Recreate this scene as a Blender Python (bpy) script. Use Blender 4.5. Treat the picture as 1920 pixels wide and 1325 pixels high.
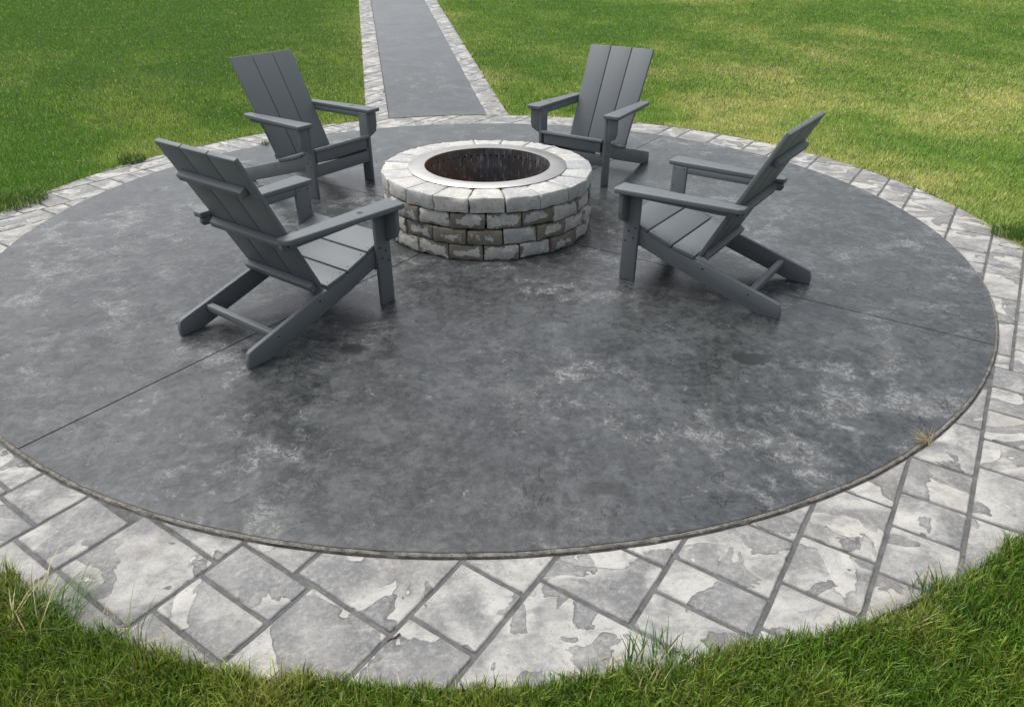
import bpy, bmesh, math, random
import numpy as np
from mathutils import Vector, Matrix, noise as mnoise

# ------------------------------------------------------------------ scene, camera, light
for o in list(bpy.data.objects): bpy.data.objects.remove(o)
scene = bpy.context.scene
COL = scene.collection
R = math.radians
random.seed(7)

CAM = Vector((-0.5041, -4.6428, 1.698)); PITCH = 0.5322; ROLL = 0.0029; YAW = 0.1488
fw = Vector((math.sin(YAW)*math.cos(PITCH), math.cos(YAW)*math.cos(PITCH), -math.sin(PITCH)))
rt = Vector((math.cos(YAW), -math.sin(YAW), 0)); up = rt.cross(fw)
r2 = rt*math.cos(ROLL)+up*math.sin(ROLL); u2 = up*math.cos(ROLL)-rt*math.sin(ROLL)
cd = bpy.data.cameras.new('camera'); cam = bpy.data.objects.new('camera', cd); COL.objects.link(cam)
cam.matrix_world = Matrix(((r2.x,u2.x,-fw.x,CAM.x),(r2.y,u2.y,-fw.y,CAM.y),(r2.z,u2.z,-fw.z,CAM.z),(0,0,0,1)))
cd.sensor_fit = 'HORIZONTAL'; cd.sensor_width = 36; cd.lens = 1312.1/1920*36
cd.clip_start = 0.05; cd.clip_end = 500
scene.camera = cam

SUN_EL, SUN_AZ = R(66), R(-50)          # azimuth from +y towards +x; the bright part of the cloud cover
w = bpy.data.worlds.new('World'); scene.world = w; w.use_nodes = True
nt = w.node_tree; nt.nodes.clear()
sky = nt.nodes.new('ShaderNodeTexSky'); sky.sky_type = 'NISHITA'; sky.sun_disc = False
sky.sun_elevation = SUN_EL; sky.sun_rotation = SUN_AZ; sky.air_density = 1.0; sky.dust_density = 6.0; sky.ozone_density = 1.0
hs = nt.nodes.new('ShaderNodeHueSaturation'); hs.inputs['Saturation'].default_value = 0.30
bg = nt.nodes.new('ShaderNodeBackground'); bg.inputs['Strength'].default_value = 0.15
wo = nt.nodes.new('ShaderNodeOutputWorld')
nt.links.new(sky.outputs[0], hs.inputs['Color']); nt.links.new(hs.outputs[0], bg.inputs['Color']); nt.links.new(bg.outputs[0], wo.inputs['Surface'])
sl = bpy.data.lights.new('sun', 'SUN'); sl.energy = 1.1; sl.angle = R(40); sl.color = (1.0, 0.965, 0.91)
so = bpy.data.objects.new('sun', sl); COL.objects.link(so)
sd = Vector((math.sin(SUN_AZ)*math.cos(SUN_EL), math.cos(SUN_AZ)*math.cos(SUN_EL), math.sin(SUN_EL)))
so.rotation_euler = sd.to_track_quat('Z', 'Y').to_euler(); so.location = sd*30
vs = scene.view_settings; vs.view_transform = 'Standard'; vs.look = 'None'; vs.gamma = 1; vs.use_curve_mapping = False
vs.exposure = 0.40

# ------------------------------------------------------------------ helpers
class NT:
    """small node-tree builder"""
    def __init__(s, name):
        s.m = bpy.data.materials.new(name); s.m.use_nodes = True; s.t = s.m.node_tree; s.t.nodes.clear()
        s.out = s.n('ShaderNodeOutputMaterial')
    def n(s, ty, **kw):
        x = s.t.nodes.new(ty)
        for k, v in kw.items(): setattr(x, k, v)
        return x
    def put(s, sock, v):
        if v is None: return
        if hasattr(v, 'is_output'): s.t.links.new(v, sock)
        elif isinstance(v, (tuple, list)) and len(v) == 3 and sock.type == 'RGBA': sock.default_value = (*v, 1)
        else: sock.default_value = v
    def coord(s, k='Object'): return s.n('ShaderNodeTexCoord').outputs[k]
    def rand(s): return s.n('ShaderNodeObjectInfo').outputs['Random']
    def noise(s, vec, scale, detail=4, rough=.55, dist=0, out='Fac'):
        x = s.n('ShaderNodeTexNoise'); s.put(x.inputs['Vector'], vec); s.put(x.inputs['Scale'], scale)
        s.put(x.inputs['Detail'], detail); s.put(x.inputs['Roughness'], rough); s.put(x.inputs['Distortion'], dist)
        return x.outputs[out]
    def voro(s, vec, scale, feature='F1'):
        x = s.n('ShaderNodeTexVoronoi', feature=feature); s.put(x.inputs['Vector'], vec); s.put(x.inputs['Scale'], scale)
        return x.outputs['Distance']
    def math(s, op, a, b=None, c=None, clamp=False):
        x = s.n('ShaderNodeMath', operation=op, use_clamp=clamp)
        s.put(x.inputs[0], a); s.put(x.inputs[1], b); s.put(x.inputs[2], c); return x.outputs[0]
    def vmath(s, op, a, b=None, out=0, scale=None):
        x = s.n('ShaderNodeVectorMath', operation=op); s.put(x.inputs[0], a)
        if b is not None: s.put(x.inputs[1], b)
        if scale is not None: s.put(x.inputs['Scale'], scale)
        return x.outputs[out]
    def ramp(s, f, stops, interp='LINEAR'):
        x = s.n('ShaderNodeValToRGB'); cr = x.color_ramp; cr.interpolation = interp
        while len(cr.elements) < len(stops): cr.elements.new(.5)
        for e, (p, c) in zip(cr.elements, stops):
            e.position = p; e.color = (c, c, c, 1) if not isinstance(c, (tuple, list)) else (*c, 1)
        s.put(x.inputs[0], f); return x.outputs[0]
    def step(s, f, a, b):
        x = s.n('ShaderNodeMapRange', interpolation_type='SMOOTHSTEP'); s.put(x.inputs['Value'], f)
        s.put(x.inputs['From Min'], a); s.put(x.inputs['From Max'], b); return x.outputs[0]
    def mix(s, f, a, b, mode='MIX'):
        x = s.n('ShaderNodeMix', data_type='RGBA', blend_type=mode)
        s.put(x.inputs[0], f); s.put(x.inputs[6], a); s.put(x.inputs[7], b); return x.outputs[2]
    def bump(s, h, dist, strength=1.0, prev=None):
        x = s.n('ShaderNodeBump'); s.put(x.inputs['Height'], h); x.inputs['Distance'].default_value = dist
        x.inputs['Strength'].default_value = strength
        if prev is not None: s.put(x.inputs['Normal'], prev)
        return x.outputs[0]
    def mapv(s, vec, scale=(1,1,1), loc=(0,0,0), rot=(0,0,0)):
        x = s.n('ShaderNodeMapping'); s.put(x.inputs['Vector'], vec); x.inputs['Scale'].default_value = scale
        x.inputs['Location'].default_value = loc; x.inputs['Rotation'].default_value = rot; return x.outputs[0]
    def bsdf(s, col, rough, normal=None, metal=0, spec=.5):
        x = s.n('ShaderNodeBsdfPrincipled'); s.put(x.inputs['Base Color'], col); s.put(x.inputs['Roughness'], rough)
        s.put(x.inputs['Normal'], normal); s.put(x.inputs['Metallic'], metal); s.put(x.inputs['Specular IOR Level'], spec)
        s.t.links.new(x.outputs[0], s.out.inputs[0]); return x

def empty(name, loc=(0,0,0), rz=0, **props):
    o = bpy.data.objects.new(name, None); COL.objects.link(o); o.location = loc; o.rotation_euler = (0,0,rz)
    o.empty_display_size = .2
    for k, v in props.items(): o[k] = v
    return o
def obj(name, me, mat, parent=None, **props):
    if isinstance(me, bmesh.types.BMesh):
        bm = me; me = bpy.data.meshes.new(name); bm.to_mesh(me); bm.free()
    if mat is not None and not me.materials: me.materials.append(mat)
    o = bpy.data.objects.new(name, me); COL.objects.link(o); o.parent = parent
    for k, v in props.items(): o[k] = v
    return o
def smooth(bm, ang=35):
    for f in bm.faces: f.smooth = True
    for e in bm.edges:
        if len(e.link_faces) == 2 and e.calc_face_angle(0) > R(ang): e.smooth = False
def hexa(bot, top, bev=.004, seg=2):
    """solid from a bottom loop and a top loop of points, edges eased"""
    bm = bmesh.new(); n = len(bot)
    a = [bm.verts.new(p) for p in bot]; b = [bm.verts.new(p) for p in top]
    bm.faces.new(a[::-1]); bm.faces.new(b)
    for i in range(n): bm.faces.new((a[i], a[(i+1) % n], b[(i+1) % n], b[i]))
    bmesh.ops.recalc_face_normals(bm, faces=bm.faces)
    if bev: bmesh.ops.bevel(bm, geom=list(bm.edges), offset=bev, segments=seg, profile=.5, affect='EDGES', clamp_overlap=True)
    smooth(bm, 60); return bm
def box(x0, x1, y0, y1, z0, z1, bev=.004):
    return hexa([(x0,y0,z0),(x1,y0,z0),(x1,y1,z0),(x0,y1,z0)], [(x0,y0,z1),(x1,y0,z1),(x1,y1,z1),(x0,y1,z1)], bev)
def prism_x(poly, x0, x1, bev=.004):
    return hexa([(x0,y,z) for y, z in poly], [(x1,y,z) for y, z in poly], bev)

# layout of the place (metres); origin at the middle of the patio
PA = R(92.35); PD = (math.cos(PA), math.sin(PA)); PN = (math.sin(PA), -math.cos(PA))    # path direction and its right-hand normal
JA = R(47.5); EU = (math.cos(JA), math.sin(JA)); EV = (math.sin(JA), -math.cos(JA))     # direction of the joints
R_SLAB, R_IN, R_OUT = 3.060, 3.0785, 3.525
PIT = (0.022, 0.0)
SLOPE = 0.078
def rise(x, y):
    s = (x*PD[0]+y*PD[1]-3.62)/.12
    return SLOPE*.12*np.logaddexp(0, s)

# ------------------------------------------------------------------ materials
def m_slab(seed=0.0, spots=(), calm=1.0):
    t = NT('stamped_slate_concrete'); P = t.mapv(t.coord(), loc=(seed, seed*.7, 0))
    base = t.noise(P, .8, 7, .64, .3)
    col = t.ramp(base, [(.28, (.019,.022,.023)), (.5, (.037,.041,.043)), (.72, (.068,.073,.076))])
    mott = t.noise(t.mapv(P, loc=(3, 8, 0)), 5.5, 8, .72, .5)
    col = t.mix(t.math('MULTIPLY', t.step(mott, .42, .70), .60*calm), col, (.105,.112,.115))
    fine = t.noise(P, 26, 9, .80, .2)
    col = t.mix(t.math('MULTIPLY', t.step(fine, .46, .66), .48), col, (.120,.127,.130))
    col = t.mix(t.math('MULTIPLY', t.step(fine, .48, .34), .65), col, (.012,.014,.015))
    # chalky bloom: fibrous flecks gathered in small clouds
    Pw = t.vmath('ADD', P, t.vmath('SCALE', t.noise(P, 8, 4, .65, 0, 'Color'), scale=.14))
    c1 = t.step(t.noise(P, .9, 3, .5), .36, .58)
    c2 = t.step(t.noise(Pw, 5.2, 7, .68, .2), .47, .66)
    fleck = t.step(t.noise(Pw, 48, 8, .82, .6), .43, .62)
    bloom = t.math('MULTIPLY', t.math('MULTIPLY', c1, c2), t.math('ADD', t.math('MULTIPLY', fleck, .85), .15))
    dots = t.math('MULTIPLY', t.step(t.noise(Pw, 12, 5, .7, .5), .60, .70), t.math('ADD', t.math('MULTIPLY', fleck, .7), .1))
    bloom = t.math('MAXIMUM', bloom, t.math('MULTIPLY', dots, .8), clamp=True)
    bloom = t.math('MULTIPLY', bloom, calm)
    col = t.mix(t.math('MULTIPLY', bloom, .66), col, (.36,.372,.365))
    brown = t.step(t.noise(t.mapv(P, loc=(5, 3, 1)), 1.4, 5, .6, .5), .62, .75)
    col = t.mix(t.math('MULTIPLY', brown, .3), col, (.050,.043,.036))
    # stamped skin: thin broken ridges where one slate layer ends
    crease = None
    for sc, k, lo in ((1.3, 6.0, .50), (2.6, 5.0, .53)):
        hr = t.noise(t.mapv(P, loc=(sc, 2, 0)), sc, 9, .62, .4)
        fr = t.math('FRACT', t.math('MULTIPLY', hr, k))
        gate = t.math('MULTIPLY', t.step(t.noise(P, 2.3*sc, 2, .5), lo-.04, lo+.03), t.step(t.noise(P, 9, 2, .5), .40, .50))
        c_ = t.math('MULTIPLY', t.math('SUBTRACT', 1.0, t.step(t.math('ABSOLUTE', t.math('SUBTRACT', fr, .5)), .004, .032)), gate)
        crease = c_ if crease is None else t.math('MAXIMUM', crease, c_)
    col = t.mix(t.math('MULTIPLY', crease, .8), col, (.010,.011,.012))
    wet = None
    for (x, y, a, b, k_) in spots:                     # low places that hold water stains
        v = t.vmath('SUBTRACT', P, (x, y, 0)); v = t.mapv(v, scale=(1/a, 1/b, 0))
        dd = t.math('ADD', t.vmath('LENGTH', v, out=1), t.math('MULTIPLY', t.math('SUBTRACT', t.noise(P, 16, 7, .7), .5), 1.9))
        k = t.math('MULTIPLY', t.math('SUBTRACT', 1.0, t.step(dd, .70, 1.15)), k_); wet = k if wet is None else t.math('MAXIMUM', wet, k)
    if wet is not None: col = t.mix(wet, col, (.017,.020,.019))
    nb = t.bump(t.noise(P, 2.2, 6, .58, .3), .010, .35)
    nb = t.bump(crease, .005, -.8, nb)
    nb = t.bump(fine, .0030, .55, nb)
    ro = t.math('ADD', t.math('MULTIPLY', t.noise(P, 3.0, 5, .6), .20), t.math('MULTIPLY', bloom, .22))
    ro = t.math('ADD', ro, .09)
    t.bsdf(col, ro, nb, spec=.55); return t.m

def m_stone():
    t = NT('stamped_border_stone'); rnd = t.rand()
    P = t.vmath('ADD', t.coord(), t.vmath('SCALE', (37., 19., 11.), scale=rnd))
    nA = t.noise(P, 2.6, 5, .55, .3); n2 = t.noise(t.mapv(P, loc=(9, 4, 2)), 8, 8, .68, .4)
    col = t.ramp(nA, [(.32, (.170,.173,.178)), (.5, (.250,.251,.250)), (.68, (.345,.341,.322))])
    # layered slate: every layer ends in a sharp ragged lip, pale on top and grey below it, fading away from the lip
    hgt = None; dark = None
    for sc, k, wgt, lo in ((2.9, 3.6, .88, -.04), (6.0, 2.6, .72, .10)):
        n = t.noise(t.mapv(P, loc=(sc, 1, 0)), sc, 4, .46, .55)
        fr = t.math('FRACT', t.math('ADD', t.math('MULTIPLY', n, k), t.math('MULTIPLY', rnd, 5.0)))
        gate = t.step(t.noise(t.mapv(P, loc=(0, sc, 3)), 2.4, 3, .5), .36+lo*.3, .52+lo*.3)
        low = t.math('MULTIPLY', t.math('SUBTRACT', 1.0, t.step(fr, .08, .66)), t.math('MULTIPLY', gate, .90*wgt))
        high = t.math('MULTIPLY', t.step(t.math('ADD', fr, t.math('MULTIPLY', t.math('SUBTRACT', n2, .5), .5)), .45, .98), t.math('MULTIPLY', gate, .95*wgt))
        col = t.mix(high, col, t.mix(n2, (.40,.396,.375), (.62,.612,.57)))
        col = t.mix(low, col, t.mix(n2, (.122,.126,.129), (.225,.228,.230)))
        e = t.math('MULTIPLY', t.math('SUBTRACT', 1.0, t.step(fr, .0, .075)), gate)
        e = t.math('MULTIPLY', e, t.step(t.noise(P, 11, 3, .5), .40, .50)); dark = e if dark is None else t.math('MAXIMUM', dark, e)
        h = t.math('MULTIPLY', t.math('MULTIPLY', t.step(fr, .0, 1.0), gate), .007*wgt); hgt = h if hgt is None else t.math('ADD', hgt, h)
    col = t.mix(t.math('MULTIPLY', dark, .60), col, (.06,.062,.064))
    col = t.mix(t.math('MULTIPLY', t.step(n2, .54, .72), .30), col, (.19,.194,.20))
    g = t.noise(P, 55, 8, .82); col = t.mix(t.math('MULTIPLY', t.step(g, .47, .64), .40), col, (.54,.53,.50))
    col = t.mix(t.math('MULTIPLY', t.step(g, .47, .34), .50), col, (.11,.112,.115))
    spk = t.step(t.noise(P, 170, 2, .5), .66, .72); col = t.mix(t.math('MULTIPLY', spk, .5), col, (.09,.09,.09))
    col = t.mix(t.math('MULTIPLY', t.step(t.noise(P, 1.7, 4, .6), .52, .7), .20), col, (.30,.26,.20))
    sk = t.noise(t.mapv(P, scale=(1, 2.4, 1), rot=(0, 0, R(42))), 6, 8, .66, .6)
    col = t.mix(t.math('MULTIPLY', t.step(sk, .51, .64), .42), col, (.16,.164,.170)); col = t.mix(t.math('MULTIPLY', t.step(sk, .46, .34), .30), col, (.52,.51,.48))
    h = t.math('ADD', hgt, t.math('MULTIPLY', n2, .010)); h = t.math('ADD', h, t.math('MULTIPLY', sk, -.010)); h = t.math('ADD', h, t.math('MULTIPLY', g, .0055))
    nb = t.bump(h, 1.0, .85)
    t.bsdf(col, t.math('ADD', .42, t.math('MULTIPLY', n2, .3)), nb, spec=.4); return t.m

def m_plain(name, c0, c1, scale=8, rough=.85, bump=.004, fine=60, spec=.3):
    t = NT(name); P = t.coord(); n = t.noise(P, scale, 6, .65, .4); f = t.noise(P, fine, 5, .7)
    col = t.mix(t.step(n, .3, .7), c0, c1); col = t.mix(t.math('MULTIPLY', t.step(f, .4, .7), .35), col, c0)
    t.bsdf(col, rough, t.bump(t.math('ADD', n, f), bump, .9), spec=spec); return t.m

def m_block(cap):
    t = NT('cap_block_concrete' if cap else 'wall_block_concrete'); rnd = t.rand()
    G = t.coord(); P = t.vmath('ADD', G, t.vmath('SCALE', (23., 31., 17.), scale=rnd))
    n = t.noise(P, 9, 6, .62, .3); f = t.noise(P, 70, 6, .72)
    tone = t.ramp(rnd, [(0, (.42,.425,.42)), (.25, (.60,.59,.55)), (.45, (.33,.345,.355)), (.65, (.64,.62,.56)), (.85, (.47,.47,.45)), (1, (.62,.61,.57))])
    if cap: tone = t.mix(.04, tone, (.66,.65,.62))
    col = t.mix(t.math('MULTIPLY', t.step(n, .35, .68), .55), tone, (.27,.28,.295))
    col = t.mix(t.math('MULTIPLY', t.step(t.noise(P, 14, 5, .6), .54, .66), .5), col, (.64,.63,.60))
    pit = t.step(t.voro(t.vmath('ADD', P, t.vmath('SCALE', t.noise(P, 30, 2, .5, 0, 'Color'), scale=.02)), 75), .03, .16)
    col = t.mix(t.math('MULTIPLY', t.math('SUBTRACT', 1.0, pit), .35), col, (.12,.12,.12))
    col = t.mix(t.math('MULTIPLY', t.step(f, .47, .66), .45), col, (.20,.20,.20)); col = t.mix(t.math('MULTIPLY', t.step(f, .46, .34), .4), col, (.66,.65,.62))
    ro = .8
    if not cap:
        # water soaked in from the joints: olive-brown tide marks with a shape of their own
        gen = t.coord('Generated'); x = t.n('ShaderNodeSeparateXYZ'); t.put(x.inputs[0], gen)
        e = t.math('MULTIPLY', 1.0, t.math('MINIMUM', t.math('MINIMUM', x.outputs[0], t.math('SUBTRACT', 1., x.outputs[0])),
                   t.math('MULTIPLY', t.math('MINIMUM', x.outputs[2], t.math('SUBTRACT', 1., x.outputs[2])), .55)))
        r2_ = t.math('FRACT', t.math('MULTIPLY', rnd, 7.31))
        wob = t.math('MULTIPLY', t.math('SUBTRACT', t.noise(P, 9, 7, .66, .2), .5), 1.15)
        thr = t.math('ADD', t.math('MULTIPLY', r2_, .27), -.055)
        wet = t.math('SUBTRACT', 1., t.step(t.math('SUBTRACT', t.math('ADD', e, wob), thr), .0, .035))
        brown = t.mix(t.math('FRACT', t.math('MULTIPLY', rnd, 13.7)), (.085,.080,.066), (.135,.115,.080))
        col = t.mix(t.math('MULTIPLY', wet, .9), col, t.mix(.45, brown, t.mix(1., col, (.35,.33,.28), 'MULTIPLY')))
        ro = t.math('SUBTRACT', .82, t.math('MULTIPLY', wet, .25))
    nb = t.bump(t.math('ADD', t.math('MULTIPLY', n, .006), t.math('MULTIPLY', f, .003)), 1.0, .9)
    nb = t.bump(pit, .002, .7, nb)
    t.bsdf(col, ro, nb, spec=.35); return t.m

def m_lumber():
    t = NT('slate_grey_poly_lumber'); P = t.coord(); rnd = t.rand()
    n = t.noise(P, 5, 4, .6); f = t.noise(P, 320, 3, .6)
    col = t.mix(n, (.120,.136,.147), (.144,.161,.172))
    col = t.mix(t.math('MULTIPLY', rnd, .25), col, (.108,.124,.135))
    col = t.mix(t.math('MULTIPLY', t.step(t.noise(P, 60, 4, .7), .55, .75), .22), col, (.20,.215,.22))
    nb = t.bump(f, .0009, .7); nb = t.bump(t.noise(P, 28, 3, .5), .0012, .5, nb)
    t.bsdf(col, t.math('ADD', .44, t.math('MULTIPLY', n, .16)), nb, spec=.42); return t.m

def m_steel():
    t = NT('brushed_stainless_steel'); P = t.coord()
    n = t.noise(P, 3, 4, .6); f = t.noise(t.mapv(P, scale=(1, 1, 1)), 160, 3, .6)
    col = t.mix(n, (.52,.51,.485), (.64,.63,.61))
    col = t.mix(t.math('MULTIPLY', t.step(t.noise(P, 7, 5, .7, .8), .55, .75), .35), col, (.46,.42,.36))
    t.bsdf(col, t.math('ADD', .30, t.math('MULTIPLY', n, .16)), t.bump(f, .0006, .5), metal=1.0); return t.m

def m_liner():
    t = NT('burnt_steel_liner'); P = t.coord()
    st = t.noise(t.mapv(P, scale=(1, 1, .22)), 62, 5, .72, .3)
    x = t.n('ShaderNodeSeparateXYZ'); t.put(x.inputs[0], P)
    side = t.math('ADD', t.math('MULTIPLY', x.outputs[0], -1.1), t.math('MULTIPLY', t.math('SUBTRACT', t.noise(P, 5, 4, .6), .5), 1.1))
    rust = t.step(side, -.05, .45)
    soot = t.mix(t.step(t.noise(P, 6, 4, .6), .4, .65), (.075,.070,.068), (.11,.12,.14))
    col = t.mix(t.math('MULTIPLY', rust, .8), soot, (.22,.105,.052))
    col = t.mix(t.math('MULTIPLY', t.step(st, .54, .66), .75), col, (.42,.40,.38))
    col = t.mix(t.math('MULTIPLY', t.step(st, .44, .34), .6), col, (.028,.024,.022))
    t.bsdf(col, .55, t.bump(st, .004, .8), metal=.25, spec=.5); return t.m

def m_grass():
    t = NT('grass_blade'); a = t.n('ShaderNodeAttribute', attribute_name='tint').outputs['Color']
    p = t.n('ShaderNodeBsdfPrincipled'); t.put(p.inputs['Base Color'], a); t.put(p.inputs['Roughness'], .42); t.put(p.inputs['Specular IOR Level'], .32)
    tr = t.n('ShaderNodeBsdfTranslucent'); t.put(tr.inputs['Color'], t.mix(1., a, (1., 1.05, .55), 'MULTIPLY'))
    mx = t.n('ShaderNodeMixShader'); t.put(mx.inputs[0], .28)
    t.t.links.new(p.outputs[0], mx.inputs[1]); t.t.links.new(tr.outputs[0], mx.inputs[2]); t.t.links.new(mx.outputs[0], t.out.inputs[0])
    return t.m

def m_soil():
    t = NT('thatch_and_soil'); P = t.coord()
    n = t.noise(P, 9, 7, .7); f = t.noise(P, 120, 5, .75); b = t.noise(P, .35, 3, .5)
    c = t.mix(t.step(n, .35, .65), (.036,.036,.015), (.060,.075,.022)); c = t.mix(t.math('MULTIPLY', t.step(f, .5, .7), .5), c, (.15,.14,.06))
    c = t.mix(t.math('MULTIPLY', b, .5), c, (.06,.11,.022))
    t.bsdf(c, .95, t.bump(t.math('ADD', n, f), .02, 1.), spec=.15); return t.m

M = {}
M['slab'] = m_slab(0.0, [(1.023,-2.017,.095,.060,.95), (.285,-1.67,.10,.05,.40), (-.83,-1.66,.075,.055,.75), (.107,-2.80,.09,.04,.5), (.36,-1.9,.06,.03,.25)])
M['path'] = m_slab(17.3, (), .55)
M['stone'] = m_stone()
M['joint'] = m_plain('joint_mortar', (.075,.077,.08), (.165,.166,.165), 14, .8, .006, 70)
M['rim'] = m_plain('chipped_concrete_edge', (.12,.115,.105), (.34,.325,.29), 38, .9, .012, 140)
M['cap'] = m_block(True); M['wall'] = m_block(False)
M['lumber'] = m_lumber(); M['steel'] = m_steel(); M['liner'] = m_liner(); M['grass'] = m_grass(); M['soil'] = m_soil()
M['screw'] = m_plain('black_screw', (.010,.011,.012), (.02,.021,.022), 40, .5, .0005, 200)
M['ash'] = m_plain('ash_and_char', (.03,.03,.03), (.12,.115,.11), 12, .95, .02, 60)
M['inner_shade'] = m_plain('hole_and_gap_shade', (.004,.004,.004), (.006,.006,.006), 20, .9, .0005, 80)  # near-black colour carries the shade of the vent holes and block gaps
M['bark'] = m_plain('dry_bark', (.05,.025,.018), (.10,.05,.035), 40, .8, .002, 150)

# ------------------------------------------------------------------ ground sheet
def sheet(name, S, T, zf, mat, parent=None, **props):
    vs_ = []; n = len(T)
    for s in S:
        for t_ in T:
            x = s*PD[0]+t_*PN[0]; y = s*PD[1]+t_*PN[1]; vs_.append((x, y, zf(x, y)))
    fs = [(i*n+j, i*n+j+1, (i+1)*n+j+1, (i+1)*n+j) for i in range(len(S)-1) for j in range(n-1)]
    me = bpy.data.meshes.new(name); me.from_pydata(vs_, [], fs); me.update()
    bm = bmesh.new(); bm.from_mesh(me); bmesh.ops.recalc_face_normals(bm, faces=bm.faces)
    if sum(f.normal.z for f in bm.faces) < 0: bmesh.ops.reverse_faces(bm, faces=bm.faces)
    bm.to_mesh(me); bm.free()
    return obj(name, me, mat, parent, **props)
S_ROWS = [-60, -20, -8, -5] + [-4+.5*i for i in range(14)] + [3+.06*i for i in range(30)] + [5, 6, 8, 10, 14, 20, 30, 45, 70, 110]
ZG = -.010
ground = sheet('ground', S_ROWS, [-90, -40, -20, -10]+[-6+i for i in range(13)]+[10, 20, 40, 90], lambda x, y: ZG-.010+float(rise(x, y)), M['soil'], kind='structure')

# ------------------------------------------------------------------ patio: four slabs between saw cuts, chipped rim
patio = empty('patio', kind='structure')
def quadrant(q):
    bm = bmesh.new(); g = .0037; N = 60; pts = []
    a0 = math.asin(g/R_SLAB)
    corner = (g, g)
    for i in range(N+1):
        a = a0+(math.pi/2-2*a0)*i/N
        rr = R_SLAB+.0035*mnoise.noise(Vector((math.cos(a+q*1.6)*30, math.sin(a+q*1.6)*30, 0)))
        pts.append((rr*math.cos(a), rr*math.sin(a)))
    loop = [corner]+pts
    ca, sa = math.cos(JA+q*math.pi/2), math.sin(JA+q*math.pi/2)
    W = lambda p, z: (p[0]*ca-p[1]*sa, p[0]*sa+p[1]*ca, z)
    def shrink(p, d):
        return (p[0]+(d if p[0] < .5 or p is corner else -d*p[0]/R_SLAB), p[1]+(d if p[1] < .5 or p is corner else -d*p[1]/R_SLAB))
    top = [bm.verts.new(W((p[0] if p[0] < .01 else p[0]*(1-.0006), p[1] if p[1] < .01 else p[1]*(1-.0006)), .012)) for p in loop]
    mid = [bm.verts.new(W(p, .010)) for p in loop]; bot = [bm.verts.new(W(p, -.06)) for p in loop]
    bm.faces.new(top); n = len(loop)
    for A, B in ((mid, top), (bot, mid)):
        for i in range(n): bm.faces.new((A[i], A[(i+1) % n], B[(i+1) % n], B[i]))
    return bm
for q in range(4): obj('slab', quadrant(q), M['slab'], patio)
# rim
bm = bmesh.new(); N = 720; rings = []
prof = [(R_SLAB-.004, -.05), (R_SLAB-.003, .0095), (R_SLAB+.005, .0080), (R_SLAB+.0102, .0048), (R_SLAB+.0118, -.003), (R_SLAB+.0120, -.05)]
for i in range(N):
    a = 2*math.pi*i/N; row = []
    for k, (rr, z) in enumerate(prof):
        j = mnoise.noise(Vector((math.cos(a)*55, math.sin(a)*55, k*3.1)))
        j2 = mnoise.noise(Vector((math.cos(a)*160, math.sin(a)*160, k*1.7)))
        f_ = 1 if 2 <= k <= 4 else 0
        rr += f_*(.003*j+.002*j2); z += f_*(.0016*j2+.0012*j)
        row.append(bm.verts.new((rr*math.cos(a), rr*math.sin(a), z)))
    rings.append(row)
for i in range(N):
    for k in range(len(prof)-1): bm.faces.new((rings[i][k], rings[(i+1) % N][k], rings[(i+1) % N][k+1], rings[i][k+1]))
bmesh.ops.recalc_face_normals(bm, faces=bm.faces); obj('rim', bm, M['rim'], patio)

# ------------------------------------------------------------------ stamped stones of the border and of the path edges
def ashlar():
    """rectangles (u0,u1,v0,v1) of a random ashlar; the cuts along the near arc follow the photograph"""
    rg = random.Random(11); cells = []
    front = [-3.75,-3.42,-3.2,-2.86,-2.6,-2.2,-1.95,-1.6,-1.38,-1.0,-.72,-.4,-.15,.21,.47,.72,1.11,1.43,1.75,1.99,2.30,2.61,2.85,3.07,3.4,3.75]
    cuts = {.47:[-3.29,-3.03], .72:[-3.28,-2.98], 1.11:[-3.20,-3.04,-2.88], 1.43:[-3.3,-2.87,-2.6], 1.75:[-2.79,-2.54], 1.99:[-2.46,-2.2],
            2.30:[-2.30,-2.14,-1.86], 2.61:[-2.05,-1.81,-1.5], 2.85:[-1.84,-1.59,-1.39,-1.15], 3.07:[-1.39,-1.07,-.86,-.62,-.4], .21:[-3.45,-3.22,-2.95]}
    right = [-3.75,-3.5,-3.1,-2.85,-2.5,-2.28,-1.95,-1.6,-1.4,-1.0,-.8,-.5,-.1,.12,.45,.82,1.08,1.49,1.90,2.15,2.36,2.69,2.95,3.14,3.45,3.75]
    def run(bounds, u0, u1, fixed):
        for a, b in zip(bounds, bounds[1:]):
            c = sorted(fixed.get(a, []))
            lo = c[0] if c else None
            us = [u0]
            if c:
                x = c[0]
                pre = []
                while x > u0+.5: x -= rg.uniform(.2, .42); pre.append(x)
                us += pre[::-1]+c; x = c[-1]
            else: x = u0+rg.uniform(.1, .4); us.append(x)
            while x < u1-.5:
                x += rg.choice([.17, .22, .30, .36, .44])*rg.uniform(.9, 1.1); us.append(x)
            us.append(u1)
            for p, q in zip(us, us[1:]):
                if q-p > .12: cells.append((p, q, a, b))
                elif q-p > .03: cells.append((p, q, a, b))
    run(front, -3.75, -.2, cuts); run(right, -.2, 3.75, {})
    # a few larger stones of the near arc that break the courses
    def drop(c):
        um, vm = (c[0]+c[1])/2, (c[2]+c[3])/2
        return (1.99 < vm < 2.30 and c[1] <= -2.45) or (2.30 < vm < 2.61 and c[1] <= -2.29) or (1.11 < vm < 1.75 and um > -2.89 and um < -2.2)
    cells[:] = [c for c in cells if not drop(c)]
    cells.extend([(-3.1, -2.46, 1.99, 2.61), (-2.46, -2.30, 2.30, 2.61), (-2.88, -2.2, 1.11, 1.35), (-2.87, -2.2, 1.35, 1.75)])
    return cells
def uv2xy(u, v): return (u*EU[0]+v*EV[0], u*EU[1]+v*EV[1])
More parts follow.
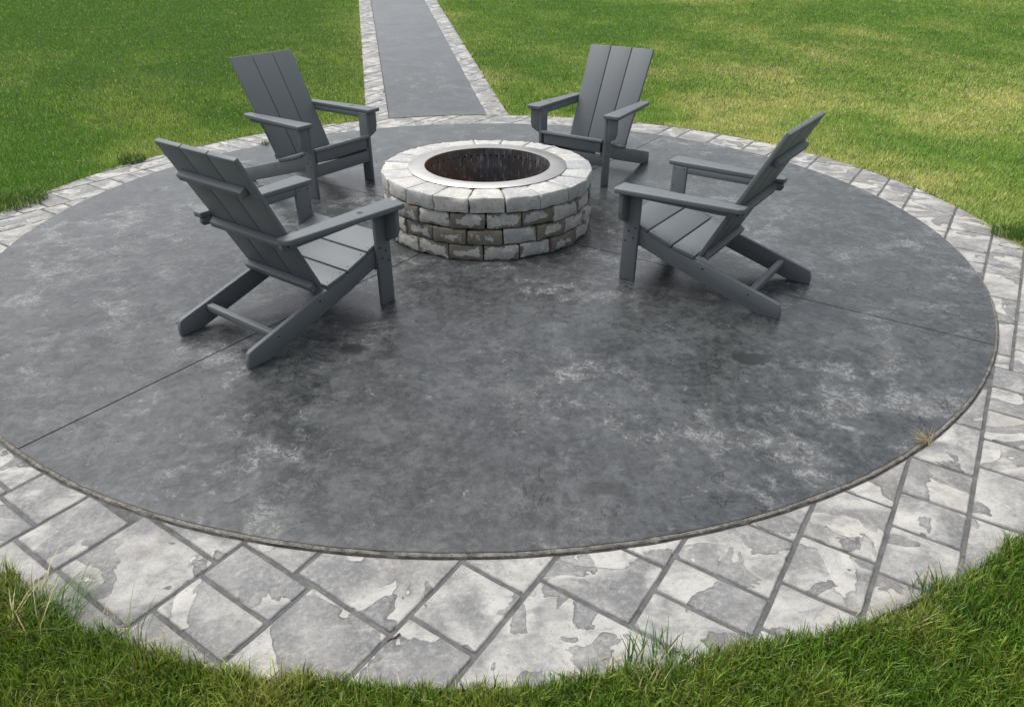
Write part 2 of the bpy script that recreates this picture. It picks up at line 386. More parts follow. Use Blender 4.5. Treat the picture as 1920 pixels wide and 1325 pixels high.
def densify(poly, d):
    out = []
    for i, p in enumerate(poly):
        q = poly[(i+1) % len(poly)]; L = math.hypot(q[0]-p[0], q[1]-p[1]); n = max(1, int(round(L/d)))
        out += [(p[0]+(q[0]-p[0])*k/n, p[1]+(q[1]-p[1])*k/n) for k in range(n)]
    return out
def clip(poly, f, cross):
    """keep the part with f(p)>=0; cross(p,q) gives the boundary point"""
    out = []
    for i, p in enumerate(poly):
        q = poly[(i+1) % len(poly)]; a, b = f(p), f(q)
        if a >= 0: out.append(p)
        if (a >= 0) != (b >= 0):
            lo, hi = (p, q)
            for _ in range(24):
                m = ((lo[0]+hi[0])/2, (lo[1]+hi[1])/2)
                if (f(m) >= 0) == (a >= 0): lo = m
                else: hi = m
            out.append(lo)
    return out
def arc_fix(poly, rad):
    """edges whose two ends lie on the circle follow the arc"""
    out = []
    for i, p in enumerate(poly):
        q = poly[(i+1) % len(poly)]; out.append(p)
        if abs(math.hypot(*p)-rad) < 1e-4 and abs(math.hypot(*q)-rad) < 1e-4:
            a, b = math.atan2(p[1], p[0]), math.atan2(q[1], q[0]); dd = (b-a+math.pi) % (2*math.pi)-math.pi
            n = int(abs(dd)*rad/.035)
            for k in range(1, n): out.append((rad*math.cos(a+dd*k/n), rad*math.sin(a+dd*k/n)))
    return out
def area(p): return .5*sum(p[i][0]*p[(i+1) % len(p)][1]-p[(i+1) % len(p)][0]*p[i][1] for i in range(len(p)))
def stone_mesh(poly, zf, jz=0, det=.045):
    if area(poly) < 0: poly = poly[::-1]
    poly = densify(poly, det)
    cx = sum(p[0] for p in poly)/len(poly); cy = sum(p[1] for p in poly)/len(poly)
    n = len(poly); nrm = []
    for i in range(n):
        a, b = poly[i-1], poly[(i+1) % n]; tx, ty = b[0]-a[0], b[1]-a[1]; L = math.hypot(tx, ty) or 1
        nrm.append((ty/L, -tx/L))
    bm = bmesh.new(); loops = []
    for inset, z in ((0, -.034), (0.0, -.0065), (.0025, -.0014), (.0065, 0.0)):
        lp = []
        for i, p in enumerate(poly):
            j = .0022*mnoise.noise(Vector((p[0]*45, p[1]*45, 4))) if inset < .009 else .003*mnoise.noise(Vector((p[0]*30, p[1]*30, 1)))
            dx, dy = cx-p[0], cy-p[1]; dl = math.hypot(dx, dy) or 1; k_ = min(inset*1.25, dl*.12)+(j if dl > .05 else 0)
            x = p[0]+dx/dl*k_; y = p[1]+dy/dl*k_
            zz = z+jz+(.0011*mnoise.noise(Vector((x*9, y*9, 2))) if z > -.03 else 0)
            lp.append(bm.verts.new((x, y, zz+zf(x, y))))
        loops.append(lp)
    for A, B in zip(loops, loops[1:]):
        for i in range(n): bm.faces.new((A[i], A[(i+1) % n], B[(i+1) % n], B[i]))
    c = bm.verts.new((cx, cy, jz+zf(cx, cy)+.001)); T = loops[-1]
    for i in range(n): bm.faces.new((T[i], T[(i+1) % n], c))
    smooth(bm, 50); return bm
cells = ashlar(); rg = random.Random(3)
border = empty('patio_border', kind='structure')
flat = lambda x, y: 0.0
GAP = .0068
for (a, b, c, d) in cells:
    a += GAP; b -= GAP; c += GAP; d -= GAP
    if b-a < .02 or d-c < .02: continue
    far = max(math.hypot(*uv2xy(u, v)) for u in (a, b) for v in (c, d))
    if far < R_IN: continue
    k = .004
    poly = [uv2xy(*p) for p in ((a+k, c), (b-k, c), (b, c+k), (b, d-k), (b-k, d), (a+k, d), (a, d-k), (a, c+k))]
    poly = densify(poly, .06)
    poly = clip(poly, lambda p: math.hypot(*p)-R_IN, None)
    if len(poly) < 3: continue
    poly = clip(poly, lambda p: R_OUT-math.hypot(*p), None)
    if len(poly) < 3: continue
    poly = arc_fix(arc_fix(poly, R_IN), R_OUT)
    if abs(area(poly)) < .0022: continue
    obj('stone', stone_mesh(poly, flat, rg.uniform(-.0015, .0012)), M['stone'], border)
# joint bed under the border
bm = bmesh.new(); N = 240
for i in range(N):
    pass
ra = [R_SLAB+.0122, R_OUT+.002]
vin = [bm.verts.new((ra[0]*math.cos(2*math.pi*i/N), ra[0]*math.sin(2*math.pi*i/N), -.0062)) for i in range(N)]
vou = [bm.verts.new((ra[1]*math.cos(2*math.pi*i/N), ra[1]*math.sin(2*math.pi*i/N), -.0070)) for i in range(N)]
vlo = [bm.verts.new(((ra[1]+.004)*math.cos(2*math.pi*i/N), (ra[1]+.004)*math.sin(2*math.pi*i/N), -.08)) for i in range(N)]
for i in range(N):
    j = (i+1) % N
    bm.faces.new((vin[i], vou[i], vou[j], vin[j])); bm.faces.new((vou[i], vlo[i], vlo[j], vou[j]))
bmesh.ops.recalc_face_normals(bm, faces=bm.faces); obj('joint_bed', bm, M['joint'], border)

# ------------------------------------------------------------------ path up the lawn
path = empty('path', (0, 3.6, 0), kind='structure'); path_inv = Matrix.Translation((0, -3.6, 0))
PW, PB, PO = .545, .245, .020; S_END = 30.0
def st(x, y): return x*PD[0]+y*PD[1], x*PN[0]+y*PN[1]
def under_path(o): o.matrix_parent_inverse = path_inv; return o
zr = lambda x, y: float(rise(x, y))
rows = [3.4+.06*i for i in range(26)]+[5.2+.4*i for i in range(20)]+[14, 18, 24, S_END]
bm = bmesh.new(); T = [PO-PW+2*PW*i/12 for i in range(13)]
def pv(s, t_, dz):
    x, y = s*PD[0]+t_*PN[0], s*PD[1]+t_*PN[1]; return bm.verts.new((x, y, zr(x, y)+dz))
grid = []
for i, s in enumerate(rows):
    row = []
    for t_ in T:
        s_in = math.sqrt((R_OUT+.006)**2-t_*t_); ss = s_in+(s-rows[0])*(S_END-s_in)/(S_END-rows[0])
        row.append(pv(ss, t_, .001))
    grid.append(row)
for i in range(len(rows)-1):
    for j in range(len(T)-1): bm.faces.new((grid[i][j], grid[i][j+1], grid[i+1][j+1], grid[i+1][j]))
bmesh.ops.recalc_face_normals(bm, faces=bm.faces)
if sum(f.normal.z for f in bm.faces) < 0: bmesh.ops.reverse_faces(bm, faces=bm.faces)
ex = bmesh.ops.extrude_face_region(bm, geom=list(bm.faces))
for v in [g for g in ex['geom'] if isinstance(g, bmesh.types.BMVert)]: v.co.z -= .05
bmesh.ops.recalc_face_normals(bm, faces=bm.faces)
under_path(obj('path_slab', bm, M['path'], path))
for side in (-1, 1):
    lo, hi = (PO-PW-.006-PB, PO-PW-.006) if side < 0 else (PO+PW+.006, PO+PW+.006+PB)
    srow = [3.2+.08*i for i in range(24)]+[5.2+.8*i for i in range(10)]+[14, 18, 24, S_END]
    bed = sheet('joint_bed', srow, [lo-.004, hi+.004], lambda x, y: zr(x, y)-.0095, M['joint'], path); under_path(bed)
    # stones: short courses across the strip, cut on the slant like the border
    s = 3.2
    u = -3.0; cellsP = []
    rgp = random.Random(21+side)
    vb = [-60.]
    # strips along v across the whole path length
    smin, smax = 3.3, S_END
    pts = [st_ for st_ in ((smin*PD[0]+lo*PN[0], smin*PD[1]+lo*PN[1]), (smax*PD[0]+hi*PN[0], smax*PD[1]+hi*PN[1]))]
    v = -25.
    while v < 5:
        v2 = v+rgp.choice([.24, .30, .38]); uu = -2.
        uu += rgp.uniform(0, .3)
        # only the part of this strip near the path edge matters
        while uu < 26:
            u2_ = uu+rgp.choice([.30, .40, .52])
            cx, cy = uv2xy((uu+u2_)/2, (v+v2)/2); s_, t_ = st(cx, cy)
            if lo-.45 < t_ < hi+.45 and smin-.4 < s_ < smax+.3:
                g = GAP*.7
                poly = [uv2xy(*p) for p in ((uu+g, v+g), (u2_-g, v+g), (u2_-g, v2-g), (uu+g, v2-g))]
                for f in (lambda p: st(*p)[1]-lo, lambda p: hi-st(*p)[1], lambda p: S_END-st(*p)[0]):
                    if len(poly) > 2: poly = clip(poly, f, None)
                if len(poly) > 2: poly = densify(poly, .06); poly = clip(poly, lambda p: math.hypot(*p)-R_OUT-.008, None)
                if len(poly) > 2 and abs(area(poly)) > .0025:
                    under_path(obj('stone', stone_mesh(poly, zr, rgp.uniform(-.001, .001), .08 if s_ < 7 else .2), M['stone'], path))
            uu = u2_
        v = v2

# ------------------------------------------------------------------ fire pit
pit = empty('fire_pit', (PIT[0], PIT[1], .012), label='round fire pit of tumbled grey concrete blocks with a steel ring', category='fire pit')
def block(a0, a1, r0, r1, z0, z1, seed, bev=.011, gap=.0014):
    """tumbled wedge block: rounded box bent round the centre, edges chipped"""
    nx, ny, nz = 9, 5, 5
    bm = bmesh.new(); bmesh.ops.create_grid(bm, x_segments=1, y_segments=1, size=.1); bm.clear()
    L = (a1-a0)*r1; D = r1-r0; H = z1-z0
    hx, hy, hz = L/2-gap, D/2, H/2-gap*.6
    vd = {}
    def V(i, j, k):
        if (i, j, k) in vd: return vd[(i, j, k)]
        def ax(q, n, h):                               # finer near the edges
            e = bev*.9
            if q == 0: return -h
            if q == n: return h
            return -h+e+(2*h-2*e)*(q-1)/(n-2)
        p = Vector((ax(i, nx, hx), ax(j, ny, hy), ax(k, nz, hz)))
        inner = Vector((max(-hx+bev, min(hx-bev, p.x)), max(-hy+bev, min(hy-bev, p.y)), max(-hz+bev, min(hz-bev, p.z))))
        d = p-inner; edge = sum(1 for c in d if abs(c) > 1e-6)
        q = inner+(d.normalized()*bev if d.length > 1e-6 else d)
        ns = Vector((p.x*26+seed*7.7, p.y*26+seed*3.1, p.z*26))
        nn = mnoise.noise(ns); n2 = mnoise.noise(ns*2.6)
        amt = .0034 if edge < 2 else .0085
        q += (d.normalized() if d.length > 1e-6 else Vector())*(nn*amt+n2*.0016-(.0035 if edge >= 2 else 0))
        am = (a0+a1)/2; rr = (r0+r1)/2+q.y; tx = q.x*(rr/r1)*math.tan((a1-a0)/2)/((a1-a0)/2)      # flat faced wedge
        co = Vector((rr*math.cos(am)-tx*math.sin(am), rr*math.sin(am)+tx*math.cos(am), (z0+z1)/2+q.z))
        # local axes so that 'Generated' runs along, through and up the block
        vd[(i, j, k)] = bm.verts.new(co); return vd[(i, j, k)]
    for i in range(nx):
        for j in range(ny):
            for k in (0, nz): bm.faces.new((V(i, j, k), V(i+1, j, k), V(i+1, j+1, k), V(i, j+1, k)))
    for i in range(nx):
        for k in range(nz):
            for j in (0, ny): bm.faces.new((V(i, j, k), V(i+1, j, k), V(i+1, j, k+1), V(i, j, k+1)))
    for j in range(ny):
        for k in range(nz):
            for i in (0, nx): bm.faces.new((V(i, j, k), V(i, j+1, k), V(i, j+1, k+1), V(i, j, k+1)))
    bmesh.ops.recalc_face_normals(bm, faces=bm.faces); smooth(bm, 70)
    return bm
HC = .0995; NB = 20; A20 = 2*math.pi/NB
for c in range(4):
    off = (A20*.5 if c % 2 else 0)+R(-90)-A20*.5+.012*c
    for k in range(NB):
        rgb = random.Random(c*100+k); top = c == 3
        a0 = off+k*A20; a1 = a0+A20
        dr = rgb.uniform(-.008, .007); dz = rgb.uniform(-.001, .001)
        r1 = (.702 if top else .698)+dr; r0 = .452 if top else .47
        am = (a0+a1)/2
        # build round the block's own foot so that its texture space follows the block
        bm = block(a0, a1, r0, r1, c*HC, (c+1)*HC+dz, c*37+k*1.3, .010 if top else .0095)
        px, py = (r1*math.cos(am), r1*math.sin(am))
        bmesh.ops.translate(bm, verts=bm.verts, vec=(-px, -py, -c*HC))
        bmesh.ops.rotate(bm, verts=bm.verts, cent=(0, 0, 0), matrix=Matrix.Rotation(-am-math.pi/2, 3, 'Z'))
        o = obj('cap_block' if top else 'wall_block', bm, M['cap' if top else 'wall'], pit)
        o.location = (px, py, c*HC); o.rotation_euler = (0, 0, am+math.pi/2)
def lathe(prof, N=128, a0=0, a1=2*math.pi, close=True):
    bm = bmesh.new(); full = abs(a1-a0-2*math.pi) < 1e-6; n = N if full else N+1
    rings = [[bm.verts.new((r_*math.cos(a0+(a1-a0)*i/N), r_*math.sin(a0+(a1-a0)*i/N), z)) for r_, z in prof] for i in range(n)]
    m = len(prof)
    for i in range(N):
        A, B = rings[i], rings[(i+1) % n]
        for k in range(m if close else m-1): bm.faces.new((A[k], B[k], B[(k+1) % m], A[(k+1) % m]))
    if not full and close: bm.faces.new(rings[0]); bm.faces.new(rings[-1][::-1])
    bmesh.ops.recalc_face_normals(bm, faces=bm.faces); smooth(bm, 40); return bm
ZT = 4*HC
g = .0016
for a0, a1 in ((R(8)+g, R(188)-g), (R(188)+g, R(368)-g)):
    obj('steel_ring', lathe([(.418, ZT+.0045), (.4195, ZT+.0085), (.524, ZT+.0065), (.5265, ZT+.0045), (.5245, ZT+.0025), (.420, ZT+.0035)], 96, a0, a1), M['steel'], pit)
liner = obj('liner', lathe([(.417, ZT+.0055), (.412, .02), (.416, .02), (.4215, ZT+.002)], 128), M['liner'], pit)
bm = bmesh.new()
for i in range(56):
    a = 2*math.pi*(i+.5)/56; rr = .4155
    q = bmesh.ops.create_circle(bm, cap_ends=True, radius=.0062, segments=10)
    bmesh.ops.transform(bm, matrix=Matrix.Translation((rr*math.cos(a), rr*math.sin(a), ZT-.048)) @ Matrix.Rotation(a, 4, 'Z') @ Matrix.Rotation(R(90), 4, 'Y'), verts=q['verts'])
obj('vent_holes', bm, M['inner_shade'], liner, kind='stuff')
bm = bmesh.new(); bmesh.ops.create_circle(bm, cap_ends=True, radius=.414, segments=64)
bmesh.ops.translate(bm, verts=bm.verts, vec=(0, 0, .03)); obj('ash_bed', bm, M['ash'], pit)
# added near-black ring, its colour stands in for shade inside the block joints
obj('joint_shade_ring', lathe([(.50, .0), (.655, .0), (.655, ZT-.02), (.50, ZT-.02)], 80), M['inner_shade'], pit)

# ------------------------------------------------------------------ chairs
L = M['lumber']
def chair_parts():
    P = []
    add = lambda name, bm, mat=L, **pr: P.append((name, bm, mat, pr))
    # seat slats along the curved seat
    seat = [(-.158, .236), (-.020, .266), (.128, .317), (.285, .372)]
    for i in range(3):
        (ya, za), (yb, zb) = seat[i], seat[i+1]
        dy, dz = yb-ya, zb-za; l = math.hypot(dy, dz); ty, tz = dy/l, dz/l; ny, nz = -tz, ty
        g = .0035; th = .025; x = .277 if i == 2 else .284
        pts = [(ya+ty*g, za+tz*g), (yb-ty*g, zb-tz*g)]
        poly = [pts[0], pts[1], (pts[1][0]-ny*th, pts[1][1]-nz*th), (pts[0][0]-ny*th, pts[0][1]-nz*th)]
        add('seat_slat', prism_x(poly, -x, x, .005))
    # back slats
    b0, b1 = Vector((0, -.184, .224)), Vector((0, -.527, .924)); t_ = (b1-b0).normalized(); n_ = Vector((0, t_.z, -t_.y)); th = .025
    wb, wt, gp = .266, .290, .0025
    for i in range(3):
        f0, f1 = -1+2*i/3, -1+2*(i+1)/3
        xs = [(f0*wb+gp, f0*wt+gp), (f1*wb-gp, f1*wt-gp)]
        bot = [Vector((xs[0][0], 0, 0))+b0, Vector((xs[1][0], 0, 0))+b0]; top = [Vector((xs[0][1], 0, 0))+b1, Vector((xs[1][1], 0, 0))+b1]
        A = [bot[0], bot[1], bot[1]+n_*th, bot[0]+n_*th]; B = [top[0], top[1], top[1]+n_*th, top[0]+n_*th]
        add('back_slat', hexa(A, B, .005))
    def yb(z): return b0.y+(z-b0.z)/t_.z*t_.y                       # rear face of the back at height z
    # cleats behind the back
    def cleat(z, hw, th_, tall, ev):
        c = Vector((0, yb(z), z)); o_ = -n_*th_; up_ = t_*tall/2
        q = [c-up_, c+up_, c+up_+o_-t_*.004, c-up_+o_+t_*.004]
        add('cleat', hexa([p+Vector((-hw, 0, 0)) for p in q], [p+Vector((hw, 0, 0)) for p in q], ev))
    cleat(.775, .235, .036, .042, .0045); cleat(.506, .280, .036, .045, .0045); cleat(.246, .252, .034, .045, .004)
    add('stretcher', box(-.254, .254, -.487, -.452, .075, .112, .005))
    add('apron', box(-.280, .280, .244, .268, .262, .347, .004)); add('apron', box(-.280, .280, .244, .268, .158, .243, .004))
    leg_prof = [(-.646, .0), (-.648, .040), (-.636, .078), (-.622, .087), (-.40, .148), (-.20, .203), (-.150, .211), (-.02, .239), (.06, .266), (.128, .291), (.268, .340),
                (.268, .232), (.18, .214), (.10, .189), (.0, .152), (-.2, .094), (-.53, .0)]
    for s in (-1, 1):
        def X(a, b): return (min(s*a, s*b), max(s*a, s*b))
        add('rear_leg', prism_x(leg_prof, *X(.254, .2795), .004))
        add('front_leg', box(*X(.281, .3065), .180, .272, 0, .5275, .004))
        x0, x1 = X(.3072, .388)
        zin = .345; zo = .375
        pl = [(s*.3072, zin), (s*.372, zo), (s*.388, zo+.04), (s*.388, .5275), (s*.3072, .5275)]
        add('arm_bracket', hexa([(x, .246, z) for x, z in pl], [(x, .271, z) for x, z in pl], .003))
        add('arm_support', prism_x([(-.385, .5275), (-.392, .507), (-.380, .489), (.179, .489), (.179, .5275)], *X(.283, .3065), .004))
        # arm board, wider towards the front
        ol = [(s*.2815, -.392), (s*.2815, .300), (s*.400, .300), (s*.413, .288), (s*.356, -.372), (s*.338, -.392)]
        zt = lambda y: .556 if y > 0 else .5535
        add('arm', hexa([(x, y, .528) for x, y in ol], [(x, y, .556) for x, y in ol], .006, 3))
    # recessed black screw heads, too small to pick out one by one
    bm = bmesh.new()
    def screw(p, n, r=.0045):
        q = bmesh.ops.create_cone(bm, cap_ends=True, radius1=r, radius2=r*.85, depth=.0022, segments=9)
        bmesh.ops.transform(bm, matrix=Matrix.Translation(Vector(p)+Vector(n).normalized()*.0006) @ Vector(n).normalized().to_track_quat('Z', 'Y').to_matrix().to_4x4(), verts=q['verts'])
    for s in (-1, 1):
        for y, z in ((.196, .322), (.236, .296), (.206, .262), (.252, .238)): screw((s*.3065, y, z), (s, 0, 0), .0058)
        screw((s*.2795, -.205, .172), (s, 0, 0), .006); screw((s*.2795, -.468, .094), (s, 0, 0), .0045)
        screw((s*.3065, -.352, .509), (s, 0, 0), .0065)
        for y, z in ((.196, .512), (.256, .512), (.256, .41)): screw((s*.281, y, z), (-s, 0, 0), .0042)
        for i in range(3):
            (ya, za), (yb_, zb) = seat[i], seat[i+1]
            for f in (.18, .82): screw((s*.262, ya+(yb_-ya)*f, za+(zb-za)*f), (0, -(zb-za), yb_-ya), .0038)
        for z in (.20, .22): pass
        screw((s*.2935, .272, .335), (0, 1, 0), .0036); screw((s*.2935, .272, .18), (0, 1, 0), .0036)
        screw((s*.268, .268, .322), (0, 1, 0), .0034); screw((s*.268, .268, .275), (0, 1, 0), .0034); screw((s*.268, .268, .2), (0, 1, 0), .0034)
    for z, hw in ((.775, .2), (.506, .2), (.775, .02), (.506, .05)):
        for s in (-1, 1): c = Vector((s*hw, yb(z), z))-n_*.036; screw(c, -n_, .0034)
    add('screws', bm, M['screw'], kind='stuff')
    return P
PROTO = []
for name, bm, mat, pr in chair_parts():
    me = bpy.data.meshes.new(name); bm.to_mesh(me); bm.free(); me.materials.append(mat); PROTO.append((name, me, pr))
def emblem():
    """small raised oval mark of slanting strokes pressed into an arm"""
    bm = bmesh.new()
    for k in range(5):
        y0 = -.012+k*.006; hw = .017*math.sqrt(max(.1, 1-(y0/.0165)**2))
        q = bmesh.ops.create_cube(bm, size=1)
        bmesh.ops.transform(bm, matrix=Matrix.Translation((0, y0, .0)) @ Matrix.Rotation(.15, 4, 'Z') @ Matrix.Diagonal((hw*2, .0026, .0024, 1)), verts=q['verts'])
    return bm
G = 'adirondack chairs round the fire pit'
chairs = [
    ((-1.0345,-1.1312), -.7655, 1, 'slate grey adirondack chair with an oval emblem on its right arm, sawn joint beneath it'),
    ((-1.1868, 1.0721), -2.3135, -1, 'slate grey adirondack chair left of the grey path, weed tuft on the border behind it'),
    ((.9774, 1.0694), 2.398, 1, 'slate grey adirondack chair right of the grey path, its leg partly behind the fire pit'),
    ((1.0692, -1.0210), .7938, 0, 'slate grey adirondack chair with a small black water stain on the slab behind it')]
for (xy, a, em, lab) in chairs:
    c = empty('adirondack_chair', (xy[0], xy[1], .0125), a, label=lab, category='chair', group=G)
    for name, me, pr in PROTO: obj(name, me, None, c, **pr)
    if em:
        e = obj('emblem', emblem(), L, c); e.location = (em*.337, .06, .5563); e.rotation_euler = (0, 0, R(90))

# ------------------------------------------------------------------ lawn
rng = np.random.default_rng(5)
def vnoise(x, y, sc, seed):
    x = x*sc+seed*17.13; y = y*sc+seed*9.71; xi = np.floor(x).astype(np.int64); yi = np.floor(y).astype(np.int64); fx = x-xi; fy = y-yi
    fx = fx*fx*(3-2*fx); fy = fy*fy*(3-2*fy)
    def h(i, j):
        n = (i*374761393+j*668265263+seed*982451653) & 0x7fffffff; n = ((n ^ (n >> 13))*1274126177) & 0x7fffffff
        return ((n ^ (n >> 16)) & 0xffff)/65535.0
    return (h(xi, yi)*(1-fx)+h(xi+1, yi)*fx)*(1-fy)+(h(xi, yi+1)*(1-fx)+h(xi+1, yi+1)*fx)*fy
def fbm(x, y, sc, seed, o=4):
    s = 0; a = 1; t = 0
    for k in range(o): s = s+a*vnoise(x, y, sc*2**k, seed+k*5); t += a; a *= .5
    return s/t
EDGE = [(-180,3.47),(-150,3.49),(-125,3.47),(-119,3.45),(-114,3.49),(-107,3.515),(-100,3.53),(-96,3.545),(-91,3.50),(-86,3.51),(-80,3.525),(-76,3.54),(-70,3.52),(-60,3.53),(-30,3.53),(-16,3.50),(-10,3.475),(5,3.545),(20,3.485),(42,3.545),(60,3.53),(75,3.50),(113,3.52),(129,3.535),(146,3.50),(156,3.495),(170,3.45),(180,3.47)]
ex_, er_ = np.array([e[0] for e in EDGE], float), np.array([e[1] for e in EDGE])
def edge_dist(x, y):
    """signed distance from the lawn's edge, positive on the grass"""
    r_ = np.hypot(x, y); th = np.degrees(np.arctan2(y, x))
    e = r_-np.interp(th, ex_, er_)-.075*(fbm(x, y, 4.5, 3)-.5)-.05*(fbm(x, y, 16, 8, 2)-.5)
    s = x*PD[0]+y*PD[1]; t = x*PN[0]+y*PN[1]
    p = np.where(s > 2.5, np.abs(t-PO)-(PW+PB-.005)-.06*(fbm(x, y, 4, 12)-.5), 9.)
    return np.minimum(e, p)
def seen(x, y, z, mx=1.6, mt=1.15, mb=1.3):
    v = np.stack([x-CAM.x, y-CAM.y, z-CAM.z], 1); a = v@np.array(r2); b = v@np.array(u2); c = v@np.array(fw)
    f = 1312.1
    return (c > .3) & (np.abs(a/c*f) < 960*mx) & (b/c*f < 662*mt) & (b/c*f > -662*mb)
C_DEEP = np.array([.098,.220,.030]); C_MID = np.array([.215,.320,.066]); C_YEL = np.array([.44,.435,.16]); C_STRAW = np.array([.62,.54,.31]); C_BLUE = np.array([.045,.115,.035])
def blades(x, y, d, kind):
    n = len(x); D = np.sqrt((x-CAM.x)**2+(y-CAM.y)**2+CAM.z**2)
    z = ZG-.004+rise(x, y)
    big = fbm(x, y, .33, 21, 3); med = fbm(x, y, 1.3, 31, 4); sm = fbm(x, y, 5.5, 41, 3)
    stripe = .5+.5*np.sin((x*.94+y*.34)*2*math.pi/1.9+2*vnoise(x, y, .4, 9))
    left = 1/(1+np.exp((x+.5)*2.2))
    # yellowness: dry near the paving and on the right, deep green far left
    rr = np.hypot(x, y)
    dry_edge = np.exp(-np.clip(d, 0, None)/.55)
    yel = .42+.62*(big-.5)*1.6+.65*(med-.5)+.45*(sm-.5)+.14*(stripe-.5)-.58*left+.42*dry_edge*(y > -2)
    far = np.clip((y-5)/6, 0, 1); yel = yel-.12*far
    # one mown pass beyond the chair on the right is deeper green with a soft, curved limit
    lim = 5.1+.30*(x-2.5); deep = (1/(1+np.exp(-(y-lim)*3)))*(1/(1+np.exp((x-4.6)*2)))*(x > 0); yel = yel-.34*deep
    near = (y < -2.3); yel = np.where(near, .40+1.0*(med-.5)+.9*(sm-.5)+.25*np.exp(-np.clip(d, 0, None)/.1)*.3, yel)
    u = np.clip(yel+rng.normal(0, .15, n)*np.where(near, 1.6, 1.), 0, 1)[:, None]
    col = np.where(u < .5, C_DEEP+(C_MID-C_DEEP)*u*2, C_MID+(C_YEL-C_MID)*(u-.5)*2)
    straw_p = np.clip(.05+.32*np.clip(yel, 0, 1)**2+.22*np.exp(-np.clip(d, 0, None)/.05), 0, .6)
    straw_p = np.where(near, .05+.25*np.clip(sm-.5, 0, 1)*2+.22*np.exp(-np.clip(d, 0, None)/.03), straw_p)
    is_straw = rng.random(n) < straw_p
    col = np.where(is_straw[:, None], C_STRAW*rng.uniform(.55, 1.1, (n, 1)), col)
    col = col*np.where(near, rng.uniform(.20, 1.55, n), rng.uniform(.50, 1.50, n))[:, None]*np.where(near, .76, 1.50)[:, None]*(1-.10*left)[:, None]
    col = col*np.where(near[:, None] & ~is_straw[:, None], np.array([.94, 1.05, .62]), 1.)
    h = np.where(near, .066, .040)*rng.uniform(.6, 1.3, n)*(1-.18*np.clip(1-d/.04, 0, 1))*(.7+.6*sm)*np.where(is_straw, .72, 1.)
    wd = np.maximum(.0024, D*.00046)+np.where(near, .0008, 0)*rng.uniform(.7, 1.35, n)
    lean = np.abs(rng.normal(.42, .32, n)); lean = np.where(is_straw, lean+.35, lean)
    az = rng.uniform(0, 2*math.pi, n)
    return x, y, z, h, wd, lean, az, col, D
def to_mesh(name, sets, seg):
    """sets: arrays of blades; seg: number of pieces along a blade"""
    x, y, z, h, wd, lean, az, col, D = sets; n = len(x)
    ts = {1: [0, 1], 2: [0, .55, 1], 3: [0, .38, .74, 1]}[seg]
    dx, dy = np.cos(az), np.sin(az); ra = az+math.pi/2+rng.normal(0, .5, n); wx, wy = np.cos(ra), np.sin(ra)
    nv = 2*seg+1; V = np.empty((n, nv, 3)); k = 0
    ln = lean*h
    for i, t in enumerate(ts):
        cx = x+dx*ln*t**1.7; cy = y+dy*ln*t**1.7; cz = z+h*(t-.32*np.minimum(lean, 1.6)*t*t)
        if i == len(ts)-1: V[:, k] = np.stack([cx, cy, cz], 1); k += 1
        else:
            ww = wd*(1-.45*t)*.5
            V[:, k] = np.stack([cx-wx*ww, cy-wy*ww, cz], 1); V[:, k+1] = np.stack([cx+wx*ww, cy+wy*ww, cz], 1); k += 2
    T = []
    for i in range(seg-1): a = 2*i; T += [(a, a+1, a+3), (a, a+3, a+2)]
    a = 2*(seg-1); T.append((a, a+1, a+2)); T = np.array(T)
    F = (np.arange(n)[:, None, None]*nv+T[None]).reshape(-1, 3)
    tipf = np.concatenate([np.repeat(np.array(ts[:-1]), 2), [1.0]])
    C = np.ones((n, nv, 4), np.float32); C[:, :, :3] = col[:, None, :]*(1+.18*(tipf[None, :, None]-.5)*np.array([1.3, 1., .4]))
    return V.reshape(-1, 3), F, C.reshape(-1, 4)
def grass_object(name, parts, mat, parent=None, **props):
    Vs, Fs, Cs = [], [], []; off = 0
    for V, F, C in parts: Vs.append(V); Fs.append(F+off); Cs.append(C); off += len(V)
    V = np.concatenate(Vs); F = np.concatenate(Fs); C = np.concatenate(Cs)
    me = bpy.data.meshes.new(name); me.vertices.add(len(V)); me.vertices.foreach_set('co', V.astype(np.float32).ravel())
    me.loops.add(F.size); me.loops.foreach_set('vertex_index', F.astype(np.int32).ravel())
    me.polygons.add(len(F)); me.polygons.foreach_set('loop_start', np.arange(0, F.size, 3, dtype=np.int32))
    try: me.polygons.foreach_set('loop_total', np.full(len(F), 3, np.int32))
    except Exception: pass
    at = me.attributes.new('tint', 'FLOAT_COLOR', 'POINT'); at.data.foreach_set('color', C.astype(np.float32).ravel())
    me.update(calc_edges=True); me.validate()
    return obj(name, me, mat, parent, **props)
def scatter(x0, x1, y0, y1, dens, dfun):
    n = int((x1-x0)*(y1-y0)*dens); x = rng.uniform(x0, x1, n); y = rng.uniform(y0, y1, n)
    D = np.sqrt((x-CAM.x)**2+(y-CAM.y)**2+CAM.z**2)
    keep = rng.random(n) < np.clip(dfun(D)/dens, 0, 1); x, y, D = x[keep], y[keep], D[keep]
    k = seen(x, y, ZG+rise(x, y)); x, y = x[k], y[k]
    d = edge_dist(x, y); k = d > 0; return x[k], y[k], d[k]
DEN = lambda D: 190000/D**1.5
parts = []
x, y, d = scatter(-5.5, 5.5, -4.6, -1.6, DEN(2.0), DEN); parts.append(to_mesh('g', blades(x, y, d, 0), 3))
x, y, d = scatter(-8, 12, -1.6, 5.0, DEN(3.6), DEN); parts.append(to_mesh('g', blades(x, y, d, 1), 2))
x, y, d = scatter(-16, 22, 5.0, 17.0, DEN(8.5), DEN); parts.append(to_mesh('g', blades(x, y, d, 2), 1))
lawn = grass_object('grass', parts, M['grass'], kind='stuff', label='mown green and straw flecked lawn round the patio', category='grass')

